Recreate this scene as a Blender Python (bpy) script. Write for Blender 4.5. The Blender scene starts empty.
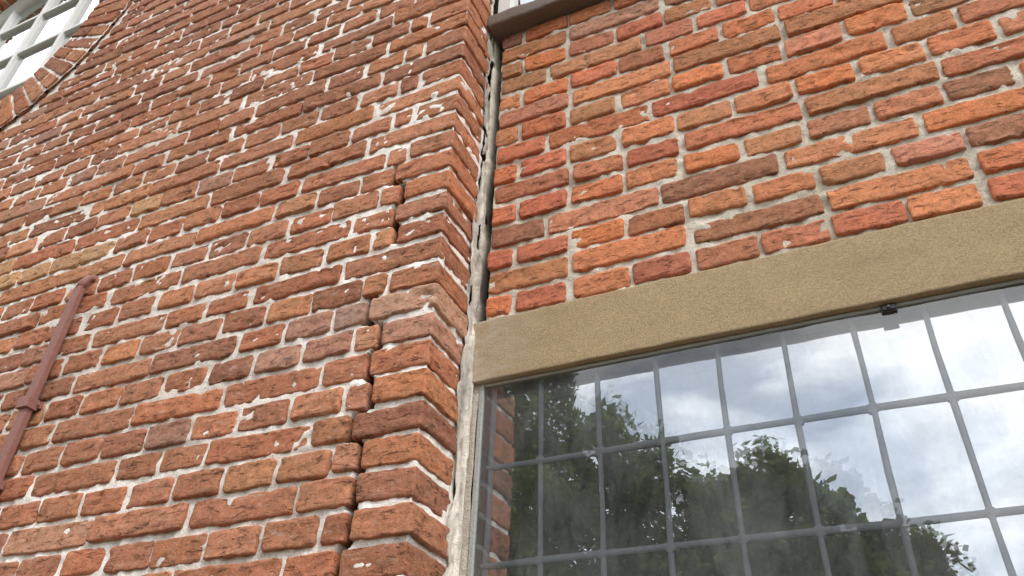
import bpy, math, random
import numpy as np
from mathutils import Matrix, Vector
random.seed(7); rng=np.random.default_rng(11)

# ------------------------------------------------------------ basics
D=1.10; CZ=1.5; XI=-0.618; P=0.135; CP=0.0573
ZL0=2.205; ZL1=2.334           # lintel bottom / top
scene=bpy.context.scene
col=scene.collection
def link(o,parent=None):
    col.objects.link(o)
    if parent: o.parent=parent
    return o
def empty(name):
    e=bpy.data.objects.new(name,None); link(e); return e
def srgb(c):
    c=np.array(c,float)/255.
    return np.where(c<=.04045,c/12.92,((c+.055)/1.055)**2.4)

def _h(ix,iy,iz,seed):
    n=(ix*374761393+iy*668265263+iz*1440662683+seed*974634777)&0xffffffff
    n=((n^(n>>13))*1274126177)&0xffffffff
    n=((n^(n>>15))*1103515245)&0xffffffff
    n^=n>>16
    return n/4294967295.0
def vnoise(x,y,z=0.,seed=0):
    x=np.asarray(x,float); y=np.asarray(y,float); z=np.broadcast_to(np.asarray(z,float),x.shape)
    xi=np.floor(x).astype(np.int64); yi=np.floor(y).astype(np.int64); zi=np.floor(z).astype(np.int64)
    fx=x-xi; fy=y-yi; fz=z-zi
    fx=fx*fx*(3-2*fx); fy=fy*fy*(3-2*fy); fz=fz*fz*(3-2*fz)
    def L(a,b,t): return a+(b-a)*t
    c=lambda i,j,k:_h(xi+i,yi+j,zi+k,seed)
    return L(L(L(c(0,0,0),c(1,0,0),fx),L(c(0,1,0),c(1,1,0),fx),fy),
             L(L(c(0,0,1),c(1,0,1),fx),L(c(0,1,1),c(1,1,1),fx),fy),fz)*2-1
def fbm(x,y,z=0.,o=3,seed=0):
    t=0;a=1;s=0
    for i in range(o):
        t=t+a*vnoise(x*2**i,y*2**i,np.asarray(z)*2**i,seed+i*17); s+=a; a*=.5
    return t/s

def mesh_np(name,V,F,mats,cols=None,smooth=True,parent=None,matidx=None):
    me=bpy.data.meshes.new(name)
    V=np.asarray(V,np.float32); F=np.asarray(F,np.int32)
    me.vertices.add(len(V)); me.vertices.foreach_set('co',V.ravel())
    k=F.shape[1]
    me.loops.add(F.size); me.loops.foreach_set('vertex_index',F.ravel())
    me.polygons.add(len(F)); me.polygons.foreach_set('loop_start',np.arange(0,F.size,k,dtype=np.int32))
    me.polygons.foreach_set('loop_total',np.full(len(F),k,np.int32))
    if smooth: me.polygons.foreach_set('use_smooth',np.ones(len(F),bool))
    for m in mats: me.materials.append(m)
    if matidx is not None: me.polygons.foreach_set('material_index',matidx.astype(np.int32))
    me.update(calc_edges=True)
    if cols is not None:
        a=me.attributes.new('Col','FLOAT_COLOR','POINT')
        c=np.ones((len(V),4),np.float32); c[:,:cols.shape[1]]=cols
        a.data.foreach_set('color',c.ravel())
    me.validate()
    return link(bpy.data.objects.new(name,me),parent)

class MB:   # simple mesh builder
    def __init__(s): s.v=[]; s.f=[]
    def box(s,x0,x1,y0,y1,z0,z1):
        b=len(s.v)
        s.v+=[(x,y,z) for x in(x0,x1) for y in(y0,y1) for z in(z0,z1)]
        s.f+=[tuple(b+i for i in q) for q in((0,1,3,2),(4,6,7,5),(0,4,5,1),(2,3,7,6),(0,2,6,4),(1,5,7,3))]
    def tube(s,pts,rad,n=8):
        b=len(s.v); N=len(pts)
        for i,p in enumerate(pts):
            p=Vector(p); a=Vector(pts[max(i-1,0)]); c=Vector(pts[min(i+1,N-1)])
            t=(c-a).normalized()
            ref=Vector((1,0,0)) if abs(t.x)<.9 else Vector((0,1,0))
            u=(ref-t*ref.dot(t)).normalized(); w=t.cross(u)
            for k in range(n):
                q=p+(u*math.cos(2*math.pi*k/n)+w*math.sin(2*math.pi*k/n))*rad[i]
                s.v.append(tuple(q))
        for i in range(N-1):
            for k in range(n):
                k2=(k+1)%n
                s.f.append((b+i*n+k,b+i*n+k2,b+(i+1)*n+k2,b+(i+1)*n+k))
        s.f.append(tuple(b+k for k in range(n))[::-1]); s.f.append(tuple(b+(N-1)*n+k for k in range(n)))
    def obj(s,name,mat,parent=None,bevel=0,smooth=False):
        me=bpy.data.meshes.new(name); me.from_pydata(s.v,[],s.f); me.materials.append(mat)
        me.update()
        if smooth: me.polygons.foreach_set('use_smooth',[True]*len(me.polygons))
        o=link(bpy.data.objects.new(name,me),parent)
        if bevel:
            m=o.modifiers.new('b','BEVEL'); m.width=bevel; m.segments=2; m.limit_method='ANGLE'
        return o

# ------------------------------------------------------------ materials
class NT:
    def __init__(s,name):
        s.m=bpy.data.materials.new(name); s.m.use_nodes=True; s.t=s.m.node_tree; s.t.nodes.clear()
        s.out=s.n('ShaderNodeOutputMaterial')
    def n(s,t,**k):
        x=s.t.nodes.new(t)
        for a,b in k.items(): setattr(x,a,b)
        return x
    def l(s,a,b): s.t.links.new(a,b)
    def pos(s,scale=(1,1,1)):
        g=s.n('ShaderNodeNewGeometry'); m=s.n('ShaderNodeMapping'); m.inputs['Scale'].default_value=scale
        s.l(g.outputs['Position'],m.inputs['Vector']); return m.outputs[0]
    def noise(s,scale,detail=3,rough=.6,vec=None,dist=0):
        x=s.n('ShaderNodeTexNoise'); x.inputs['Scale'].default_value=scale; x.inputs['Detail'].default_value=detail
        x.inputs['Roughness'].default_value=rough; x.inputs['Distortion'].default_value=dist
        s.l(vec if vec is not None else s.pos(),x.inputs['Vector']); return x.outputs['Fac']
    def ramp(s,fac,stops):
        r=s.n('ShaderNodeValToRGB'); e=r.color_ramp.elements
        while len(e)<len(stops): e.new(.5)
        for i,(p,c) in enumerate(stops):
            e[i].position=p; e[i].color=(c,c,c,1) if not hasattr(c,'__len__') else (*c,1)
        s.l(fac,r.inputs[0]); return r.outputs[0]
    def mix(s,fac,a,b,mode='MIX'):
        m=s.n('ShaderNodeMix',data_type='RGBA',blend_type=mode)
        for v,i in((fac,0),(a,6),(b,7)):
            if hasattr(v,'is_output'): s.l(v,m.inputs[i])
            elif i==0: m.inputs[0].default_value=v
            else: m.inputs[i].default_value=(*v,1) if len(v)==3 else v
        return m.outputs[2]
    def math(s,op,a,b=0.):
        m=s.n('ShaderNodeMath',operation=op)
        for v,i in((a,0),(b,1)):
            if hasattr(v,'is_output'): s.l(v,m.inputs[i])
            else: m.inputs[i].default_value=v
        return m.outputs[0]
    def bump(s,h,dist,strength=1.,normal=None):
        b=s.n('ShaderNodeBump'); b.inputs['Distance'].default_value=dist; b.inputs['Strength'].default_value=strength
        s.l(h,b.inputs['Height'])
        if normal is not None: s.l(normal,b.inputs['Normal'])
        return b.outputs[0]
    def princ(s,color,rough=.9,normal=None,spec=.3,metal=0):
        p=s.n('ShaderNodeBsdfPrincipled')
        if hasattr(color,'is_output'): s.l(color,p.inputs['Base Color'])
        else: p.inputs['Base Color'].default_value=(*color,1)
        if hasattr(rough,'is_output'): s.l(rough,p.inputs['Roughness'])
        else: p.inputs['Roughness'].default_value=rough
        p.inputs['Specular IOR Level'].default_value=spec; p.inputs['Metallic'].default_value=metal
        if normal is not None: s.l(normal,p.inputs['Normal'])
        s.l(p.outputs[0],s.out.inputs[0]); return p

def brick_mat(name,smear,smearcol,dark):
    t=NT(name)
    a=t.n('ShaderNodeAttribute',attribute_name='Col')
    c=a.outputs['Color']
    big=t.noise(30,3,.65); med=t.noise(110,4,.75); fine=t.noise(520,2,.75)
    stre=t.noise(1,4,.72,vec=t.pos((36,36,115)),dist=.7)
    c=t.mix(t.ramp(big,[(.35,.45),(.62,0.)]),c,t.mix(1,c,(.62,.78,.80),'MULTIPLY'))
    c=t.mix(1,c,t.ramp(med,[(.30,.70),(.5,1.0),(.72,1.25)]),'MULTIPLY')
    c=t.mix(.9,c,t.ramp(fine,[(.3,.70),(.5,1.),(.7,1.25)]),'MULTIPLY')
    c=t.mix(t.ramp(stre,[(.60,0.),(.68,dark)]),c,(.045,.030,.022))
    c=t.mix(t.math('MULTIPLY',t.ramp(stre,[(.28,1.),(.42,0.)]),smear),c,smearcol)
    c=t.mix(t.math('MULTIPLY',a.outputs['Alpha'],t.ramp(med,[(.3,.2),(.6,1.)])),c,(.52,.43,.37))
    h=t.math('ADD',t.math('MULTIPLY',med,.8),t.math('MULTIPLY',fine,.35))
    h=t.math('SUBTRACT',h,t.math('MULTIPLY',t.ramp(stre,[(.56,0.),(.66,1.)]),1.0))
    n=t.bump(h,.0030,.9)
    t.princ(c,.92,n,.2)
    return t.m
def mortar_mat(name,shade):
    t=NT(name)
    a=t.n('ShaderNodeAttribute',attribute_name='Col')
    c=a.outputs['Color']
    med=t.noise(60,4,.75); fine=t.noise(330,3,.8)
    c=t.mix(.8,c,t.ramp(fine,[(.3,.7),(.5,1.),(.7,1.12)]),'MULTIPLY')
    c=t.mix(t.ramp(med,[(.58,0.),(.72,shade)]),c,t.mix(1,c,(.35,.30,.26),'MULTIPLY'))
    h=t.math('ADD',med,t.math('MULTIPLY',fine,.5))
    t.princ(c,.95,t.bump(h,.004,1.),.1)
    return t.m
M_brL=brick_mat('tower_brick_handmade',.45,(.58,.51,.44),.75)
M_brR=brick_mat('wall_brick_orange',.22,(.50,.44,.37),.65)
M_moL=mortar_mat('lime_mortar_white',.45)
M_moR=mortar_mat('sand_mortar_beige',.45)

def concrete(name,c1,c2,grain=220,stain=None):
    t=NT(name)
    c=t.mix(t.noise(9,4,.6),c1,c2)
    g=t.noise(grain,4,.85)
    c=t.mix(.9,c,t.ramp(g,[(.28,.5),(.5,1.),(.72,1.4)]),'MULTIPLY')
    c=t.mix(t.ramp(t.noise(1,4,.6,vec=t.pos((3,3,26))),[(.55,0.),(.8,.3)]),c,tuple(v*.65 for v in c2))
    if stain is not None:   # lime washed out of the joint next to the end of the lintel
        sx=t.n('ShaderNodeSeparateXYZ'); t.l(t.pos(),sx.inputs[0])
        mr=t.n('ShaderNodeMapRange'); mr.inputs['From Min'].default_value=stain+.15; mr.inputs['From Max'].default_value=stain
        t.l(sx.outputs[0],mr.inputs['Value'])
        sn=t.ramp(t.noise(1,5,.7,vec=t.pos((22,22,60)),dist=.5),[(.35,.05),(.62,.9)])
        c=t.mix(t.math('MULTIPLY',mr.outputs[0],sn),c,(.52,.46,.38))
    h=t.math('ADD',g,t.math('MULTIPLY',t.noise(40,3,.6),.25))
    t.princ(c,.93,t.bump(h,.003,.8),.15); return t.m
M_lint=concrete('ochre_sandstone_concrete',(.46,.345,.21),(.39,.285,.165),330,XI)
M_sill=concrete('weathered_sill_stone',(.16,.12,.10),(.24,.19,.16))
M_core=concrete('plaster_interior',(.20,.21,.13),(.15,.16,.10),60)

def lead():
    t=NT('lead_came')
    c=t.mix(t.noise(45,4,.7),(.30,.32,.36),(.56,.58,.63))
    t.princ(c,.6,t.bump(t.noise(160,3,.7),.0015,.8),.4,.1); return t.m
M_lead=lead()
def glass(name,refl,dust,dustcol,bumpd,tint):
    t=NT(name)
    gl=t.n('ShaderNodeBsdfGlossy'); gl.inputs['Roughness'].default_value=.006
    gl.inputs['Color'].default_value=(.96,.98,1,1)
    tr=t.n('ShaderNodeBsdfTransparent'); tr.inputs[0].default_value=(*tint,1)
    di=t.n('ShaderNodeBsdfDiffuse'); di.inputs[0].default_value=(*dustcol,1)
    if bumpd:
        n=t.bump(t.noise(9,1,.4),bumpd,1.); t.l(n,gl.inputs['Normal'])
    f=t.n('ShaderNodeFresnel'); f.inputs[0].default_value=1.5
    fac=t.math('ADD',f.outputs[0],refl)
    m1=t.n('ShaderNodeMixShader'); t.l(fac,m1.inputs[0]); t.l(tr.outputs[0],m1.inputs[1]); t.l(gl.outputs[0],m1.inputs[2])
    m2=t.n('ShaderNodeMixShader')
    dn=t.ramp(t.noise(1,5,.75,vec=t.pos((14,14,5)),dist=.6),[(.38,dust*.25),(.7,dust)])
    sp=t.ramp(t.noise(330,2,.7),[(.70,0.),(.76,.4)])
    t.l(t.math('MAXIMUM',dn,sp),m2.inputs[0]); t.l(m1.outputs[0],m2.inputs[1]); t.l(di.outputs[0],m2.inputs[2])
    t.l(m2.outputs[0],t.out.inputs[0]); return t.m
M_gl_in=glass('old_leaded_glass',.48,.10,(.35,.38,.34),.0006,(.8,.86,.76))
M_gl_out=glass('protective_glass',.06,.14,(.6,.62,.62),0,(.97,.98,.98))
def simple(name,c,rough=.7,c2=None,scale=40,bump=.0015,spec=.4,metal=0):
    t=NT(name); c2=c2 or tuple(v*.7 for v in c)
    t.princ(t.mix(t.noise(scale,5,.7),c,c2),rough,t.bump(t.noise(scale*4,4,.7),bump,.8),spec,metal); return t.m
M_white=simple('white_window_paint',(.74,.73,.71),.5,(.6,.58,.55))
M_rust=simple('rusty_oxide_paint',(.34,.16,.13),.65,(.19,.08,.065),30,.002)
M_dark=simple('dark_steel',(.05,.05,.055),.45,(.09,.08,.08))
M_greyf=simple('grey_putty',(.48,.48,.45),.8,(.28,.29,.27),50,.003)

# ------------------------------------------------------------ brick machinery
def left_map(s,z,h):
    r=.005
    t=np.clip((s+r)/(2*r),0,1)*math.pi/2
    nx=np.sin(t); ny=-np.cos(t)
    x=np.where(s<-r,XI+s,np.where(s>r,XI,XI-r+r*np.sin(t)))
    y=np.where(s<-r,-P,np.where(s>r,-P+s,-P+r-r*np.cos(t)))
    return np.stack([x+nx*h,y+ny*h,z],-1)
def right_map(s,z,h):
    return np.stack([XI+s,-h,z],-1)

class Bricks:
    def __init__(s): s.S=[];s.Z=[];s.Dp=[];s.C=[];s.F=[];s.n=0;s.I=[];s.off=[]
    def add(s,s0,s1,z0,z1,color,alpha=0.,hi=True,corner=None,prot=None):
        W=s1-s0; H=z1-z0
        if W<.012: return
        e=[0,.0010,.0026,.0055]
        stepu=.0075 if hi else .05; stepv=.0065 if hi else .02
        ins=np.arange(.0055,W-.0055,stepu)[1:]
        u=np.concatenate([e,ins,[W-.0055,W-.0026,W-.0010,W]]) if W>.03 else np.linspace(0,W,8)
        if corner is not None:
            cc=corner-s0
            u=np.unique(np.round(np.concatenate([u[(u<cc-.008)|(u>cc+.008)],cc+np.array([-.007,-.005,-.0025,0,.0025,.005,.007])]),5))
        v=np.concatenate([e,np.arange(.0055,H-.0055,stepv)[1:],[H-.0055,H-.0026,H-.0010,H]])
        U,V=np.meshgrid(u,v,indexing='ij')
        du=np.minimum(U,W-U); dv=np.minimum(V,H-V)
        R=random.uniform(.0025,.0055)
        q=np.hypot(np.maximum(R*1.3-du,0),np.maximum(R*1.3-dv,0))
        k=np.clip(q/(R*1.3),0,1.42)
        dep=-R*.85*(1-np.sqrt(np.clip(1-np.minimum(k,1)**2,0,1)))
        dep-= np.maximum(k-1,0)*.006
        rot=random.gauss(0,.008)
        Sx=s0+U; Zz=z0+V+(U-W/2)*rot+ random.gauss(0,.0009)
        cu=(U-W/2)/(W/2); cv=(V-H/2)/(H/2)
        pull=np.abs(cu)**14*np.abs(cv)**8*.0016
        Sx=Sx-np.sign(cu)*pull; Zz=Zz-np.sign(cv)*pull
        pr=random.gauss(0,.0012) if prot is None else prot
        dep=dep+pr+cv*random.gauss(0,.0010)+cu*random.gauss(0,.0012)
        Sx=np.pad(Sx,1,'edge'); Zz=np.pad(Zz,1,'edge'); dep=np.pad(dep,1,constant_values=-.03)
        nu,nv=Sx.shape
        idx=s.n+np.arange(nu*nv).reshape(nu,nv)
        f=np.stack([idx[:-1,:-1],idx[1:,:-1],idx[1:,1:],idx[:-1,1:]],-1).reshape(-1,4)
        s.S.append(Sx.ravel());s.Z.append(Zz.ravel());s.Dp.append(dep.ravel());s.F.append(f)
        c=np.ones((nu,nv,4)); c[...,:3]=color; c[...,3]=alpha
        for sl in((0,slice(None)),(-1,slice(None)),(slice(None),0),(slice(None),-1)): c[sl][...,:3]*=.12   # shade of open joints and cracks painted into the brick side colour
        s.C.append(c.reshape(-1,4))
        s.off.append(np.full(nu*nv,random.random()*400)); s.n+=nu*nv
    def build(s,name,mapf,mat,parent,rough=1.):
        S=np.concatenate(s.S);Z=np.concatenate(s.Z);h=np.concatenate(s.Dp);o=np.concatenate(s.off)
        skirt=h<-.025
        w1=fbm(S*75,Z*75,o,3,1); w2=fbm(S*60,Z*75,o,3,9); w3=fbm(S*14,Z*2,o,2,19)
        n=fbm(S*16,Z*30,o,2,3)*.0012+fbm(S*110,Z*190,o,2,5)*.0012
        crease=fbm(S*13,Z*60,o,2,33); n=n-np.clip(.10-np.abs(crease-.12),0,1)*.022
        chip=np.clip(fbm(S*50,Z*50,o,2,21)-.36,0,1)*-.016
        h=np.where(skirt,h,h+(n+chip)*rough)
        S2=S+w1*.0028; Z2=Z+w2*.0025+w3*.0022
        return mesh_np(name,mapf(S2,Z2,h),np.concatenate(s.F),[mat],np.concatenate(s.C),True,parent)

PL=[(186,126,94),(178,117,88),(192,130,98),(174,115,88),(168,112,88),(194,134,98),(186,119,88),(182,122,94),(182,114,84),(196,128,90)]
PR=[(216,136,94),(204,120,88),(210,138,98),(188,132,96),(174,118,92),(222,134,88),(200,115,88),(210,130,94),(188,128,92),(160,112,92),(210,126,88),(196,117,88)]
def bcol(pal,gain=1.):
    c=srgb(random.choice(pal)); c2=srgb(random.choice(pal)); t=random.random()*.5
    c=c*(1-t)+c2*t
    return c*random.uniform(.84,1.12)*gain

# circular window
RC=(-2.82,4.17); RO=.77; RI=.56
build=empty('brick_building')
def zoneL(x,z):
    return z>1.75 and z<5.0 and x>-3.4
# ---- tower (left) bricks
B=Bricks()
k=0; z=0.0
HB=.0470
CKZ=[];CKS=[]
while z<5.7:
    A=(k%2==0)
    z0=z+random.gauss(0,.0009); z1=z0+HB+random.gauss(0,.0016)
    zc=(z0+z1)/2
    segs=[]
    ret=P-.010-random.random()*.006
    crack=1.6<zc<2.36 or 2.46<zc<2.70
    if A:
        if crack:
            c=-.118+random.uniform(-.024,.020); gp=.0055 if zc<2.4 else .0045
            segs.append((c+gp,ret)); segs.append((-.214,c-gp)); CKZ+= [z0+.002,z1-.002]; CKS+=[c-.002,c+.002]
        else: segs.append((-.2135,ret))
        s=-.2235
        while s>-3.9:
            L=.2145+random.gauss(0,.003)
            if random.random()<.13:
                segs.append((s-L*.48,s)); segs.append((s-L,s-L*.48-.009))
            else: segs.append((s-L,s))
            s-=.2248
            s=s+random.gauss(0,.002)
    else:
        segs.append((-.102-random.uniform(0,.002),ret)); segs.append((-.158,-.1145)); s=-.1675
        if crack: CKZ+=[z0+.002,z1-.002]; CKS+=[-.1085,-.1090]
        while s>-3.9:
            L=.1025+random.gauss(0,.0035)
            if random.random()<.04 : 
                segs.append((s-L-.1124,s)); s-=.1124
            else: segs.append((s-L,s))
            s-=.1124
    for (a,b) in segs:
        cx=RC[0]-XI
        dz=min(abs(z0-RC[1]),abs(z1-RC[1])) if not(z0<RC[1]<z1) else 0
        if dz<RO:
            hw=math.sqrt(RO**2-dz**2)+.008
            l,r=cx-hw,cx+hw
            if a>=l and b<=r: continue
            if a<r<b and b-r<.02: continue
            if a<r and b>r: a=r
            elif b>l and a<l: b=l
        xm=XI+(a+b)/2; 
        g=1.0-.08*max(0,min(1,(zc-2.7)/1.6))
        cc=bcol(PL,g)
        up=max(0,min(1,(zc-2.9)/1.4))
        cc=cc*(1-up*.25)+ (cc.mean()*np.array([1.40,.86,.74]))*up*.25
        if xm<-1.5 and 2.68<zc<2.84 and random.random()<.35: cc=srgb((206,154,112))*random.uniform(.9,1.)
        al=0.
        if xm>-.95 and 2.22<zc<2.36: al=random.uniform(.15,.5)
        elif random.random()<.06: al=random.uniform(.1,.3)
        corner=0.0 if a<0<b else None
        B.add(a,b,z0,z1,cc,al,zoneL(xm,zc),corner,max(-.002,random.gauss(0,.0015)))
    z+=CP; k+=1
B.build('tower_bricks',left_map,M_brL,build)
# ---- ring of bricks round the circular window
def ring_map(s,w,h):
    th=s/((RO+RI)/2); hh=h+.012
    r0=.006; wc=RO-RI
    t=np.clip((w-wc+r0)/(2*r0),0,1)*math.pi/2
    rad=np.where(w<wc,RO-w,RI); 
    y=np.where(w<wc,0,(w-wc))
    rad=rad-np.sin(t)*hh; y=y-np.cos(t)*hh
    return np.stack([RC[0]+rad*np.cos(th),-P+y,RC[1]+rad*np.sin(th)],-1)
Rg=Bricks(); circ=2*math.pi*(RO+RI)/2; nb=int(circ/.0585); pt=circ/nb
for i in range(nb):
    if i%2:
        Rg.add(i*pt+.005,(i+1)*pt-.005,.004,.32,bcol(PL,.9),0.,True,None,random.gauss(0,.0015))
    else:
        Rg.add(i*pt+.005,(i+1)*pt-.005,.004,.100,bcol(PL,.9),0.,True,None,random.gauss(0,.0015))
        Rg.add(i*pt+.005,(i+1)*pt-.005,.111,.32,bcol(PL,.9),0.,True,None,random.gauss(0,.0015))
Rg.build('round_window_brick_ring',ring_map,M_brL,build)

# ---- mortar sheets
def mortar(name,sv,zv,mapf,mat,colf,hole=None,hf=None,parent=None):
    S,Z=np.meshgrid(sv,zv,indexing='ij')
    h=-.0060+fbm(S*48,Z*48,0.,3,31)*.0050+fbm(S*9,Z*9,0.,2,37)*.0014
    h=np.minimum(h,-.0016)
    sm=fbm(S*26,Z*48,0.,3,131)
    h=h+np.clip(sm-.56,0,.1)*.04
    C=np.ones(S.shape+(3,))*1.; C[:]=colf(S,Z)
    if hf is not None: h,C=hf(S,Z,h,C)
    V=mapf(S.ravel(),Z.ravel(),h.ravel())
    idx=np.arange(S.size).reshape(S.shape)
    f=np.stack([idx[:-1,:-1],idx[1:,:-1],idx[1:,1:],idx[:-1,1:]],-1)
    if hole is not None:
        Sc=(S[:-1,:-1]+S[1:,1:])/2; Zc=(Z[:-1,:-1]+Z[1:,1:])/2
        f=f[~hole(Sc,Zc)]
    return mesh_np(name,V,f.reshape(-1,4),[mat],C.reshape(-1,3),True,parent)
def colL(S,Z):
    n=fbm(S*2.2,Z*2.2,0.,3,51)[...,None]
    a=srgb((250,243,235)); b=srgb((212,198,184))
    t=np.clip(n*1.3+.18,0,1)
    return a*(1-t)+b*t
CKZ=np.array(CKZ);CKS=np.array(CKS)
def crackL(S,Z,h,C):
    path=np.interp(Z,CKZ,CKS)+fbm(Z*60,Z*0,0.,2,71)*.0015
    d=np.abs(S-path); wdt=.0085+.0012*vnoise(Z*30,Z*0,0.,5)
    m=np.clip(1-(d-wdt)/.0022,0,1)*(((Z>1.55)&(Z<2.36))|((Z>2.47)&(Z<2.69)))
    h=h-m*.045; C=C*(1-m[...,None]*.97)
    return h,C
sv=np.unique(np.concatenate([np.arange(-3.9,-2.8,.02),np.arange(-2.8,-.16,.0055),np.arange(-.16,-.08,.0025),np.arange(-.08,-.011,.0055),[-.009,-.006,-.003,0,.003,.006,.009],np.arange(.012,P+.001,.005)]))
zv=np.unique(np.concatenate([np.arange(0,1.8,.03),np.arange(1.8,4.9,.0055),np.arange(4.9,5.72,.03)]))
mortar('tower_mortar',sv,zv,left_map,M_moL,colL,lambda S,Z:np.hypot(S+XI-RC[0],Z-RC[1])<RO-.03,crackL,build)
mortar('round_window_mortar',np.linspace(0,circ,500),np.unique(np.concatenate([np.arange(0,.20,.006),np.linspace(.2025,.2175,7),np.arange(.223,.32,.01)])),
       ring_map,M_moL,colL,None,None,build)

# ---- right wall bricks
WX0=XI+.022; WX1=1.12; WZ0=1.02           # window opening
SILLZ=CZ+1.545*D                          # sill underside
B=Bricks()
CPR=(SILLZ-ZL1-.004)/15
k0=-41
for k in range(k0,15):
    z0=ZL1+.009+k*CPR+random.gauss(0,.0009); z1=z0+CPR-.0105+random.gauss(0,.0015)
    zc=(z0+z1)/2
    if zc<.02: continue
    hdr=(k%2==0)
    st=.026 if zc>2.36 else .020
    s=st+random.uniform(-.003,.006); segs=[]
    if hdr:
        off=.055; segs.append((s,s+off-.004)); s+=off+.007
        while s<2.9:
            L=.1035+random.gauss(0,.003); segs.append((s,s+L)); s+=.1135+random.gauss(0,.001)
    else:
        off=.115 if (k//2)%2 else .17
        segs.append((s,s+off-.003)); s+=off+.008
        while s<2.9:
            L=.2165+random.gauss(0,.003)
            if random.random()<.10: segs+= [(s,s+L*.5-.005),(s+L*.5+.005,s+L)]
            else: segs.append((s,s+L))
            s+=.227+random.gauss(0,.001)
    for a,b in segs:
        x0=XI+a;x1=XI+b
        if z1>WZ0-.07 and z0<ZL1+.004:
            if x0<WX1+.02:
                if x1<WX1+.05: continue
                a=WX1+.02-XI
        vis=zc>2.2 and x0<1.0
        c=bcol(PR)
        B.add(a,b,z0,z1,c,random.uniform(.1,.3) if random.random()<.05 else 0,vis,None,max(-.002,random.gauss(.0003,.0014)))
B.build('main_wall_bricks',right_map,M_brR,build)
def colR(S,Z):
    n=fbm(S*3,Z*3,0.,3,61)[...,None]
    a=srgb((220,210,194)); b=srgb((194,182,164)); t=np.clip(n+.40,0,1)
    return a*(1-t)+b*t
def gapR(S,Z,h,C):
    path=.0150+fbm(Z*11,Z*0,0.,3,91)*.004
    w=.0095+.003*vnoise(Z*13,Z*0,0.,15)
    m=np.clip(1-(np.abs(S-path)-w)/.002,0,1)*(Z>2.338)*np.clip((vnoise(Z*6,Z*0,0.,99)+.9)*4,0,1)
    return h-m*.045,C*(1-m[...,None]*.97)
sv=np.unique(np.concatenate([np.arange(0,.06,.0025),np.arange(.06,1.75,.0055),np.arange(1.75,2.95,.03)]))
zv=np.unique(np.concatenate([np.arange(0,1.0,.03),[WZ0],np.arange(1.05,2.3,.05),np.arange(ZL1-.02,SILLZ+.05,.0055)]))
holeR=lambda S,Z:((S+XI<WX1)&(S+XI>WX0)&(Z>WZ0)&(Z<ZL1-.005))
mortar('main_wall_mortar',sv,zv,right_map,M_moR,colR,holeR,gapR,build)

# ---- inner corner: old pointing clinging to the tower side of the open joint
zz=np.arange(0,SILLZ+.02,.004); uu=np.linspace(0,1,13)
U,Z=np.meshgrid(uu,zz,indexing='ij')
low=np.clip((2.36-Z)/.05,0,1)
wy=.021+fbm(Z*17,Z*0,0.,4,12)*.020; wx=.0030+fbm(Z*22,Z*0+3,0.,4,13)*.004+.011*low
x=XI+U**1.6*wx; y=-(1-U)**1.3*wy-.0012+U*.020*(1-low)
bul=np.sin(U*math.pi)*(.001+fbm(U*4,Z*34,0.,4,14)*.006)
x=x+bul+.0015*(1-U); y=y-bul
Cc=np.ones(U.shape+(3,))*srgb((206,198,186)); Cc*= (1+.55*fbm(U*3,Z*16,0.,3,44))[...,None]
Cc*= (1-.3*np.clip((Z-2.7)/.3,0,1))[...,None]
idx=np.arange(U.size).reshape(U.shape)
f=np.stack([idx[:-1,:-1],idx[1:,:-1],idx[1:,1:],idx[:-1,1:]],-1)
Uc=U[:-1,:-1];Zc=Z[:-1,:-1]
gone=(fbm(Uc*1.6,Zc*13,0.,3,55)>.22)&(Zc>2.36)
f=f[~gone].reshape(-1,4)
mesh_np('corner_pointing',np.stack([x,y,Z],-1).reshape(-1,3),f,[M_moR],Cc.reshape(-1,3),True,build)

# ---- lintel
def slab(name,x0,x1,y0,y1,z0,z1,mat,step=.02,amp=.0012,r=.006):
    prof=[(y1,z1),(y0+r*2,z1),(y0+r*.6,z1-r*.1),(y0+r*.1,z1-r*.6),(y0,z1-r*2)]
    n=max(2,int((z1-z0)/.012))
    prof+=[(y0,z1-r*2-(z1-z0-4*r)*i/n) for i in range(1,n)]
    prof+=[(y0,z0+r*2),(y0+r*.1,z0+r*.6),(y0+r*.6,z0+r*.1),(y0+r*2,z0),(y1,z0)]
    pr=np.array(prof); xs=np.arange(x0,x1+step,step); xs[-1]=x1
    Y=np.repeat(pr[None,:,0],len(xs),0);Zz=np.repeat(pr[None,:,1],len(xs),0);X=np.repeat(xs[:,None],len(pr),1)
    nn=fbm(X*30,Zz*30,Y*30,3,5)*amp; n2=fbm(X*18,Zz*5,Y*30,2,8)*amp
    V=np.stack([X,Y+nn,Zz+n2],-1).reshape(-1,3)
    idx=np.arange(X.size).reshape(X.shape)
    f=np.stack([idx[:-1,:-1],idx[:-1,1:],idx[1:,1:],idx[1:,:-1]],-1).reshape(-1,4)
    return mesh_np(name,V,f,[mat],None,True,build)
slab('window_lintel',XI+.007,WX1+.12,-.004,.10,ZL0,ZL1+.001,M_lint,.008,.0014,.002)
slab('upper_window_sill',XI+.004,2.2,-.040,.10,SILLZ,SILLZ+.045,M_sill,.02,.003,.006)
slab('lower_window_sill',XI+.024,WX1+.10,-.06,.10,WZ0-.055,WZ0,M_sill,.03,.002)

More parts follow.
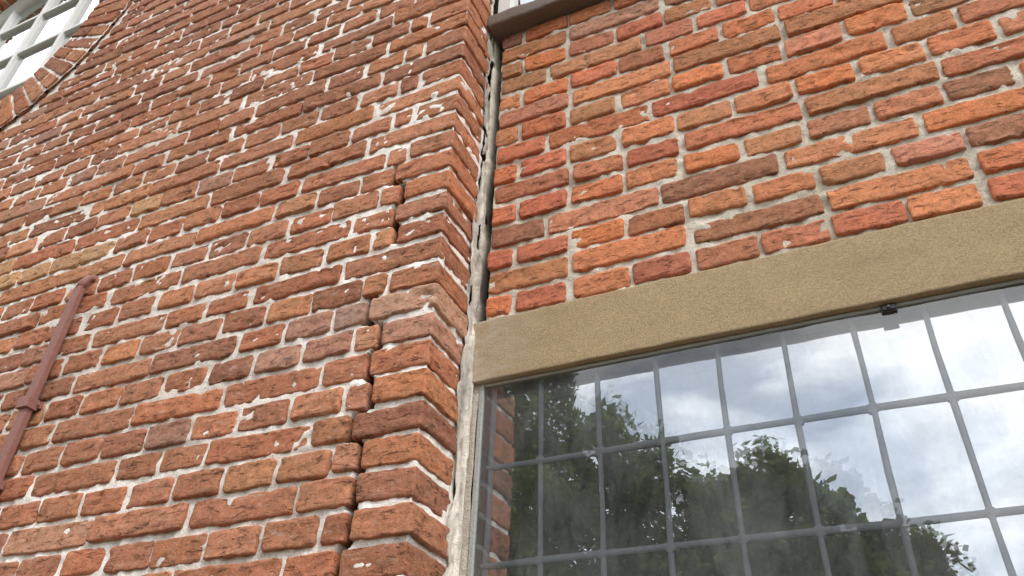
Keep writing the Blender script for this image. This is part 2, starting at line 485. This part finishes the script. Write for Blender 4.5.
# ---- leaded window
lw=empty('leaded_window'); lw.parent=build
GY=.034; OY=.012; sc=(D+GY)/D
pit=.0905*D*sc; xv0=-.066*D*sc
pz=.1455*D*sc
ztop=CZ+(.630*D)*sc
xs=[xv0+pit*i for i in range(-12,16)]
xs=[x for x in xs if WX0+.03<x<WX1-.03]
zsr=[CZ+.4885*D*sc-pz*i for i in range(0,8)]; zsr=[z for z in zsr if z>WZ0+.04]
def came(mb,a,b,w,y):
    a=Vector(a);b=Vector(b); n=14
    vert=abs(a.z-b.z)>abs(a.x-b.x)
    base=len(mb.v); prof=[(-1,.0015),(-.75,-.0012),(0,-.0028),(.75,-.0012),(1,.0015)]
    ph=random.random()*50
    for i in range(n+1):
        p=a.lerp(b,i/n); wob=.0012*math.sin(ph+i*.9)+.0006*math.sin(ph*2+i*2.3)
        for (q,dy) in prof:
            ww=w/2*q*(1+.12*math.sin(ph+i*1.7))+wob
            mb.v.append((p.x+(ww if vert else 0),y+dy,p.z+(0 if vert else ww)))
    for i in range(n):
        for j in range(4):
            mb.f.append((base+i*5+j,base+i*5+j+1,base+(i+1)*5+j+1,base+(i+1)*5+j))
mb=MB()
for x in xs: came(mb,(x,0,WZ0+.01),(x,0,ztop),.0088,GY-.002)
for zq in zsr: came(mb,(WX0+.012,0,zq),(WX1-.01,0,zq),.0098,GY-.0035)
came(mb,(WX0+.012,0,ztop),(WX1-.01,0,ztop),.008,GY-.0015)
came(mb,(WX0+.018,0,WZ0+.01),(WX0+.018,0,ztop),.011,GY-.0015)
for x in xs:
    for zq in zsr:
        b=len(mb.v); r=.0085
        mb.v.append((x,GY-.0085,zq))
        for i in range(8):
            rr=r*random.uniform(.85,1.15); mb.v.append((x+rr*math.cos(i*math.pi/4),GY-.0035,zq+rr*math.sin(i*math.pi/4)))
        for i in range(8): mb.f.append((b,b+1+(i+1)%8,b+1+i))
mb.obj('lead_cames',M_lead,lw,smooth=True)
V=[];F=[]
gx=[WX0+.01]+xs+[WX1-.005]; gz=sorted([WZ0+.005]+zsr+[ztop])
for i in range(len(gx)-1):
    for j in range(len(gz)-1):
        x0,x1,z0,z1=gx[i],gx[i+1],gz[j],gz[j+1]
        tx=random.gauss(0,.007); tz=random.gauss(0,.007); b=len(V)
        for (x_,z_) in((x0,z0),(x1,z0),(x1,z1),(x0,z1)):
            V.append((x_,GY+(x_-(x0+x1)/2)*tx+(z_-(z0+z1)/2)*tz,z_))
        F.append((b,b+1,b+2,b+3))
mesh_np('leaded_panes',V,F,[M_gl_in],None,False,lw)
mesh_np('protective_pane',[(WX0+.003,OY,WZ0+.002),(WX1-.002,OY,WZ0+.002),(WX1-.002,OY,ZL0-.001),(WX0+.003,OY,ZL0-.001)],[(0,1,2,3)],[M_gl_out],None,False,lw)
mb=MB()
mb.box(WX0+.001,WX0+.010,OY-.006,GY+.01,WZ0,ZL0)
mb.box(WX1-.015,WX1+.02,OY-.006,GY+.01,WZ0,ZL0)
mb.box(WX0+.011,WX1-.016,OY-.004,OY+.003,ZL0-.006,ZL0-.0005)
mb.box(WX0+.011,WX1-.016,GY-.004,GY+.006,ztop+.003,ZL0+.02)
mb.obj('putty_frame',M_greyf,lw,.0015)
mb=MB()
for cx in(.083,.80):
    mb.box(cx-.011,cx+.011,OY-.0045,OY-.002,ZL0-.013,ZL0+.0005)
    mb.box(cx-.009,cx+.009,OY-.0085,OY-.0048,ZL0-.011,ZL0-.004)
    mb.tube([(cx,OY-.0085,ZL0-.0075),(cx,OY-.0115,ZL0-.0075)],[.003,.0026],8)
mb.obj('glazing_clips',M_dark,lw,.0006)
mb=MB()
for zq in zsr[1::3]: mb.tube([(WX0,GY+.02,zq),(WX1,GY+.02,zq)],[.005,.005],8)
mb.obj('saddle_bars',M_dark,lw,smooth=True)

# ---- upper window above the sill
uw=empty('upper_window'); uw.parent=build
UZ=SILLZ+.046
mb=MB()
mb.box(XI+.012,XI+.050,-.012,.06,UZ,UZ+1.1); mb.box(1.5,1.55,-.012,.06,UZ,UZ+1.1)
mb.box(XI+.051,1.499,-.008,.05,UZ,UZ+.022); mb.box(XI+.051,1.499,-.008,.05,UZ+1.05,UZ+1.1)
for i in range(1,6): mb.box(XI+.055+i*.35-.012,XI+.055+i*.35+.012,.0,.045,UZ+.023,UZ+1.049)
mb.obj('upper_window_frame',M_white,uw,.003)
mesh_np('upper_window_glass',[(XI+.03,.01,UZ+.01),(1.52,.01,UZ+.01),(1.52,.01,UZ+1.08),(XI+.03,.01,UZ+1.08)],[(0,1,2,3)],[M_gl_in],None,False,uw)

# ---- round window joinery
rw=empty('round_window'); rw.parent=build
def ringprof(name,prof,mat,parent,n=96):
    th=np.linspace(0,2*math.pi,n,endpoint=False); pr=np.array(prof); m=len(pr)
    V=np.array([[RC[0]+r*math.cos(t),y,RC[1]+r*math.sin(t)] for t in th for (r,y) in pr])
    F=[(i*m+j,i*m+(j+1)%m,((i+1)%n)*m+(j+1)%m,((i+1)%n)*m+j) for i in range(n) for j in range(m)]
    return mesh_np(name,V,F,[mat],None,False,parent)
ry=-P+.03
ringprof('round_frame',[(RI+.01,ry),(RI-.03,ry),(RI-.034,ry+.012),(RI-.05,ry+.014),(RI-.055,ry+.03),(RI-.055,ry+.06),(RI+.01,ry+.06)],M_white,rw)
mb=MB()
for dx in(-.27,.0,.27):
    hgt=math.sqrt((RI-.04)**2-dx*dx); mb.box(RC[0]+dx-.010,RC[0]+dx+.010,ry+.016,ry+.05,RC[1]-hgt,RC[1]+hgt)
for dz in(-.27,0,.27):
    w=math.sqrt((RI-.04)**2-dz*dz); mb.box(RC[0]-w,RC[0]+w,ry+.019,ry+.047,RC[1]+dz-.010,RC[1]+dz+.010)
mb.obj('round_window_bars',M_white,rw,.003)
n=64
V=[(RC[0]+(RI-.03)*math.cos(2*math.pi*i/n),ry+.035,RC[1]+(RI-.03)*math.sin(2*math.pi*i/n)) for i in range(n)]
me=bpy.data.meshes.new('round_glass'); me.from_pydata(V,[],[tuple(range(n))]); me.materials.append(M_gl_in)
link(bpy.data.objects.new('round_glass',me),rw)

# ---- building body behind the facing (rooms)
mb=MB()
xl=XI-3.9; xr=XI+2.95
mb.box(XI-.08,xr,.9,1.0,0,5.7)
mb.box(xl,XI-.06,.25,.30,0,5.7)
mb.box(XI-.085,XI-.055,-.02,.92,0,5.71)
mb.box(XI-.054,XI-.001,.060,.905,0,5.69)
mb.box(xl,xl+.05,-P+.06,.249,0,5.7)
mb.box(xr-.05,xr-.002,.06,.899,0,5.7)
mb.box(XI-.01,xr-.03,.12,.91,.0,WZ0-.06)
mb.box(XI-.01,xr-.03,.12,.91,ZL1+.01,SILLZ-.02)
mb.box(WX1+.13,xr-.03,.06,.905,WZ0-.1,ZL1+.02)
mb.box(xl,xr,-P+.04,1.0,5.701,5.78)
mb.box(1.56,xr-.002,-.02,.1,SILLZ+.051,5.70)
mb.box(XI+.002,1.559,-.02,.1,UZ+1.101,5.70)
mb.obj('inner_walls',M_core,build)
mb=MB(); mb.box(xl-.1,xr+.2,-P-.15,1.1,5.79,5.92); mb.obj('roof_cornice',M_white,build,.01)

# ---- drainpipe
dp=empty('drainpipe')
px=-1.452*D; yb=-P-.004
mb=MB(); mb.box(px-.0115,px+.0115,yb-.022,yb-.003,2.10,2.585); mb.obj('upper_pipe',M_rust,dp,.004)
mb=MB(); mb.box(px-.0155,px+.0145,yb-.027,yb-.002,0.05,2.098); mb.obj('lower_pipe',M_rust,dp,.005)
mb=MB(); mb.box(px-.017,px+.017,yb-.028,yb-.001,2.262,2.286); mb.box(px-.027,px+.027,yb-.004,yb+.001,2.266,2.282)
mb.box(px-.019,px+.019,yb-.031,yb-.001,2.085,2.103)
for sx in(-.022,.022): mb.tube([(px+sx,yb-.004,2.274),(px+sx,yb-.0075,2.274)],[.0035,.003],8)
mb.obj('pipe_clamps',M_rust,dp,.0025)
mb=MB(); mb.tube([(px,yb-.012,2.58),(px+.002,yb-.011,2.60),(px+.006,yb-.004,2.618),(px+.008,yb+.015,2.625)],[.0105,.0105,.009,.008],12); mb.obj('pipe_end',M_rust,dp,smooth=True)

# ------------------------------------------------------------ ground
t=NT('grass_ground')
c=t.mix(t.noise(.6,5,.6),(.055,.085,.03),(.10,.10,.05)); c=t.mix(.7,c,t.ramp(t.noise(30,5,.8),[(.3,.5),(.5,1.),(.7,1.5)]),'MULTIPLY')
t.princ(c,.95,t.bump(t.noise(25,5,.8),.05),.1)
mesh_np('ground',[(-300,-300,0),(300,-300,0),(300,300,0),(-300,300,0)],[(0,1,2,3)],[t.m],None,False)
t=NT('paving_brick'); bt=t.n('ShaderNodeTexBrick'); bt.inputs['Scale'].default_value=5
t.l(t.pos(),bt.inputs['Vector']); bt.inputs['Color1'].default_value=(.22,.17,.14,1); bt.inputs['Color2'].default_value=(.28,.22,.19,1); bt.inputs['Mortar'].default_value=(.1,.09,.08,1)
c=t.mix(.8,bt.outputs['Color'],t.ramp(t.noise(40,5,.8),[(.3,.6),(.7,1.3)]),'MULTIPLY'); t.princ(c,.9)
mb=MB(); mb.box(-5,3,-2.4,-P-.02,-.1,.04); mb.obj('pavement',t.m,None,.008)

# ------------------------------------------------------------ trees
def leafmat():
    t=NT('oak_leaves')
    a=t.n('ShaderNodeAttribute',attribute_name='Col')
    d=t.n('ShaderNodeBsdfDiffuse'); tr=t.n('ShaderNodeBsdfTranslucent'); t.l(a.outputs[0],d.inputs[0]); t.l(a.outputs[0],tr.inputs[0])
    m=t.n('ShaderNodeMixShader'); m.inputs[0].default_value=.35; t.l(d.outputs[0],m.inputs[1]); t.l(tr.outputs[0],m.inputs[2]); t.l(m.outputs[0],t.out.inputs[0]); return t.m
M_leaf=leafmat(); M_bark=simple('oak_bark',(.11,.085,.06),.9,(.05,.04,.03),14,.02,.1)
def tree(name,base,H,lobes,nclump,perclump,leaf=.075,seed=1):
    R=random.Random(seed); r=np.random.default_rng(seed)
    e=empty(name); bx,by=base
    mb=MB(); th=H*.38; top=(bx+.2,by,H*.72)
    mb.tube([(bx,by,-.1),(bx+.05,by,.5),(bx,by+.05,th),(top)],[H*.045,H*.034,H*.026,H*.008],12)
    cl=[]
    tot=sum(l[3]**2 for l in lobes)
    for (lx,ly,lz,lr,lzr) in lobes:
        mb.tube([(bx,by+.03,th*.8),((bx+lx)/2+R.uniform(-.3,.3),(by+ly)/2,(th+lz)/2),(lx,ly,lz)],[H*.018,H*.011,H*.004],8)
        for i in range(int(nclump*lr*lr/tot)):
            v=r.normal(size=3); v/=np.linalg.norm(v); q=R.uniform(.25,1.0)**.5
            c=np.array([lx,ly,lz])+v*np.array([lr,lr,lzr])*q*R.uniform(.8,1.10)
            cl.append((c,R.uniform(.22,.5)*lr/2.0,R.uniform(.45,1.5)))
            if i%5==0: 
                mid=(np.array([lx,ly,lz])+c)/2+r.normal(size=3)*.12
                mb.tube([(lx,ly,lz),tuple(mid),tuple(c)],[H*.0045,H*.003,H*.001],5)
    mb.obj(name+'_trunk',M_bark,e,smooth=True)
    P_=[];C_=[]
    for c,rr,br in cl:
        n=perclump; p=c+r.normal(size=(n,3))*rr*np.array([.66,.66,.48]); P_.append(p)
        g=np.array([.085,.12,.032])*br; C_.append(g*(.7+.6*r.random((n,1)))+r.random((n,1))*np.array([.012,.006,0]))
    Pn=np.concatenate(P_);Cn=np.concatenate(C_); N=len(Pn)
    a=r.normal(size=(N,3)); a/=np.linalg.norm(a,axis=1)[:,None]; b=r.normal(size=(N,3)); b=np.cross(a,b); b/=np.linalg.norm(b,axis=1)[:,None]
    s=(leaf*(.6+.8*r.random((N,1))))
    V=np.stack([Pn-a*s,Pn+b*s*.5,Pn+a*s,Pn-b*s*.5],1).reshape(-1,3)
    F=np.arange(N*4).reshape(N,4)
    mesh_np(name+'_foliage',V,F,[M_leaf],np.repeat(Cn,4,0),False,e)
def dirpos(az,dist):
    a=math.radians(az); return (dist*math.sin(a), D-dist*math.cos(a))
def lobe(az,dist,eltop,r,rz=None):
    rz=rz or r; x,y=dirpos(az,dist); z=CZ+dist*math.tan(math.radians(eltop))-rz*.95
    return (x,y,z,r,rz)
tree('oak_tree',dirpos(-24,14),9.8,[lobe(-23,14,30.8,1.5),lobe(-30,14.5,31,2.2),lobe(-19,13.5,28.4,1.2),lobe(-15.5,14,26,1.5),lobe(-27,13,24,2.2),lobe(-20,14,23,2.0),lobe(-36,14,28,2.2),lobe(-24,14,17,2.2),lobe(-14,14,22,1.9),lobe(-12,13.6,18.5,1.8)],560,115,.09,3)
tree('oak_tree',dirpos(-5,13),7.3,[lobe(-6,13,24.2,1.0),lobe(-9,13,22.5,1.1),lobe(-3,13,22.3,1.0),lobe(-.2,13,19.3,.9),lobe(-6,13,18,1.7),lobe(-9.5,13.2,19.5,1.4),lobe(1,13.3,16.2,1.1),lobe(-2,13,17,1.3)],460,100,.08,8)
tree('oak_tree',dirpos(7,21),6.8,[lobe(5,21,12.6,1.6),lobe(8,21,12.4,1.8),lobe(12,21,11,2.0),lobe(7,21,9,2.2)],150,110,.10,15)
r=np.random.default_rng(5); N=26000
ang=r.uniform(-1.5,1.5,N); dist=60+r.normal(size=N)*3; hz=r.random(N)**.7*(6+3*vnoise(ang*9,ang*0,0.,3)+1.5*vnoise(ang*40,ang*0,0.,4))
Pn=np.stack([dist*np.sin(ang),-dist*np.cos(ang),hz],-1); a=r.normal(size=(N,3)); a/=np.linalg.norm(a,axis=1)[:,None]; b=np.cross(a,r.normal(size=(N,3))); b/=np.linalg.norm(b,axis=1)[:,None]
s=.45; V=np.stack([Pn-a*s,Pn+b*s*.6,Pn+a*s,Pn-b*s*.6],1).reshape(-1,3)
Cn=np.array([.045,.075,.025])*(.6+.8*r.random((N,1)))
mesh_np('distant_tree_line',V,np.arange(N*4).reshape(N,4),[M_leaf],np.repeat(Cn,4,0),False)

# ------------------------------------------------------------ sky + sun
w=bpy.data.worlds.new('World'); scene.world=w; w.use_nodes=True; nt=w.node_tree; nt.nodes.clear()
N_=lambda t:nt.nodes.new(t)
out=N_('ShaderNodeOutputWorld'); sky=N_('ShaderNodeTexSky'); sky.sky_type='NISHITA'; sky.sun_disc=False
SE=48; SA=130
sky.sun_elevation=math.radians(SE); sky.sun_rotation=math.radians(SA)
b1=N_('ShaderNodeBackground'); b1.inputs[1].default_value=.15; nt.links.new(sky.outputs[0],b1.inputs[0])
b2=N_('ShaderNodeBackground'); b2.inputs[1].default_value=2.5
tc=N_('ShaderNodeTexCoord'); mp=N_('ShaderNodeMapping'); mp.inputs['Scale'].default_value=(1,1,2.2); mp.inputs['Location'].default_value=(3.1,.4,1.7); nt.links.new(tc.outputs['Generated'],mp.inputs[0])
n1=N_('ShaderNodeTexNoise'); n1.inputs['Scale'].default_value=3.4; n1.inputs['Detail'].default_value=6; n1.inputs['Roughness'].default_value=.55; n1.inputs['Distortion'].default_value=.3; nt.links.new(mp.outputs[0],n1.inputs[0])
r1=N_('ShaderNodeValToRGB'); r1.color_ramp.elements[0].position=.38; r1.color_ramp.elements[1].position=.54
r1.color_ramp.elements[0].color=(.32,.32,.32,1); nt.links.new(n1.outputs[0],r1.inputs[0])
n2=N_('ShaderNodeTexNoise'); n2.inputs['Scale'].default_value=5; n2.inputs['Detail'].default_value=4; nt.links.new(mp.outputs[0],n2.inputs[0])
r2=N_('ShaderNodeValToRGB'); r2.color_ramp.elements[0].position=.35; r2.color_ramp.elements[0].color=(.74,.78,.86,1); r2.color_ramp.elements[1].position=.6; r2.color_ramp.elements[1].color=(1,.99,.98,1)
nt.links.new(n2.outputs[0],r2.inputs[0]); nt.links.new(r2.outputs[0],b2.inputs[0])
ms=N_('ShaderNodeMixShader'); nt.links.new(r1.outputs[0],ms.inputs[0]); nt.links.new(b1.outputs[0],ms.inputs[1]); nt.links.new(b2.outputs[0],ms.inputs[2]); nt.links.new(ms.outputs[0],out.inputs[0])
L=bpy.data.lights.new('sun','SUN'); L.energy=2.1; L.angle=math.radians(14); L.color=(1,.96,.91)
so=link(bpy.data.objects.new('sun',L))
sd=Vector((math.sin(math.radians(SA))*math.cos(math.radians(SE)),math.cos(math.radians(SA))*math.cos(math.radians(SE)),math.sin(math.radians(SE))))
so.rotation_euler=sd.to_track_quat('Z','Y').to_euler(); so.location=sd*20

# ------------------------------------------------------------ camera
Rt=Vector((.909,.414,.035)); Up=Vector((.2195,-.5506,.805))
Rt.normalize(); Up=(Up-Rt*Up.dot(Rt)).normalized(); Bk=Rt.cross(Up)
cam=bpy.data.cameras.new('camera'); co=link(bpy.data.objects.new('camera',cam))
m=Matrix((Rt,Up,Bk)).transposed().to_4x4(); m.translation=Vector((0,-D,CZ)); co.matrix_world=m
cam.sensor_width=36; cam.lens=800/1024*36; cam.clip_start=.02; cam.clip_end=1000
scene.camera=co
scene.view_settings.view_transform='Standard'; scene.view_settings.look='None'; scene.view_settings.exposure=0
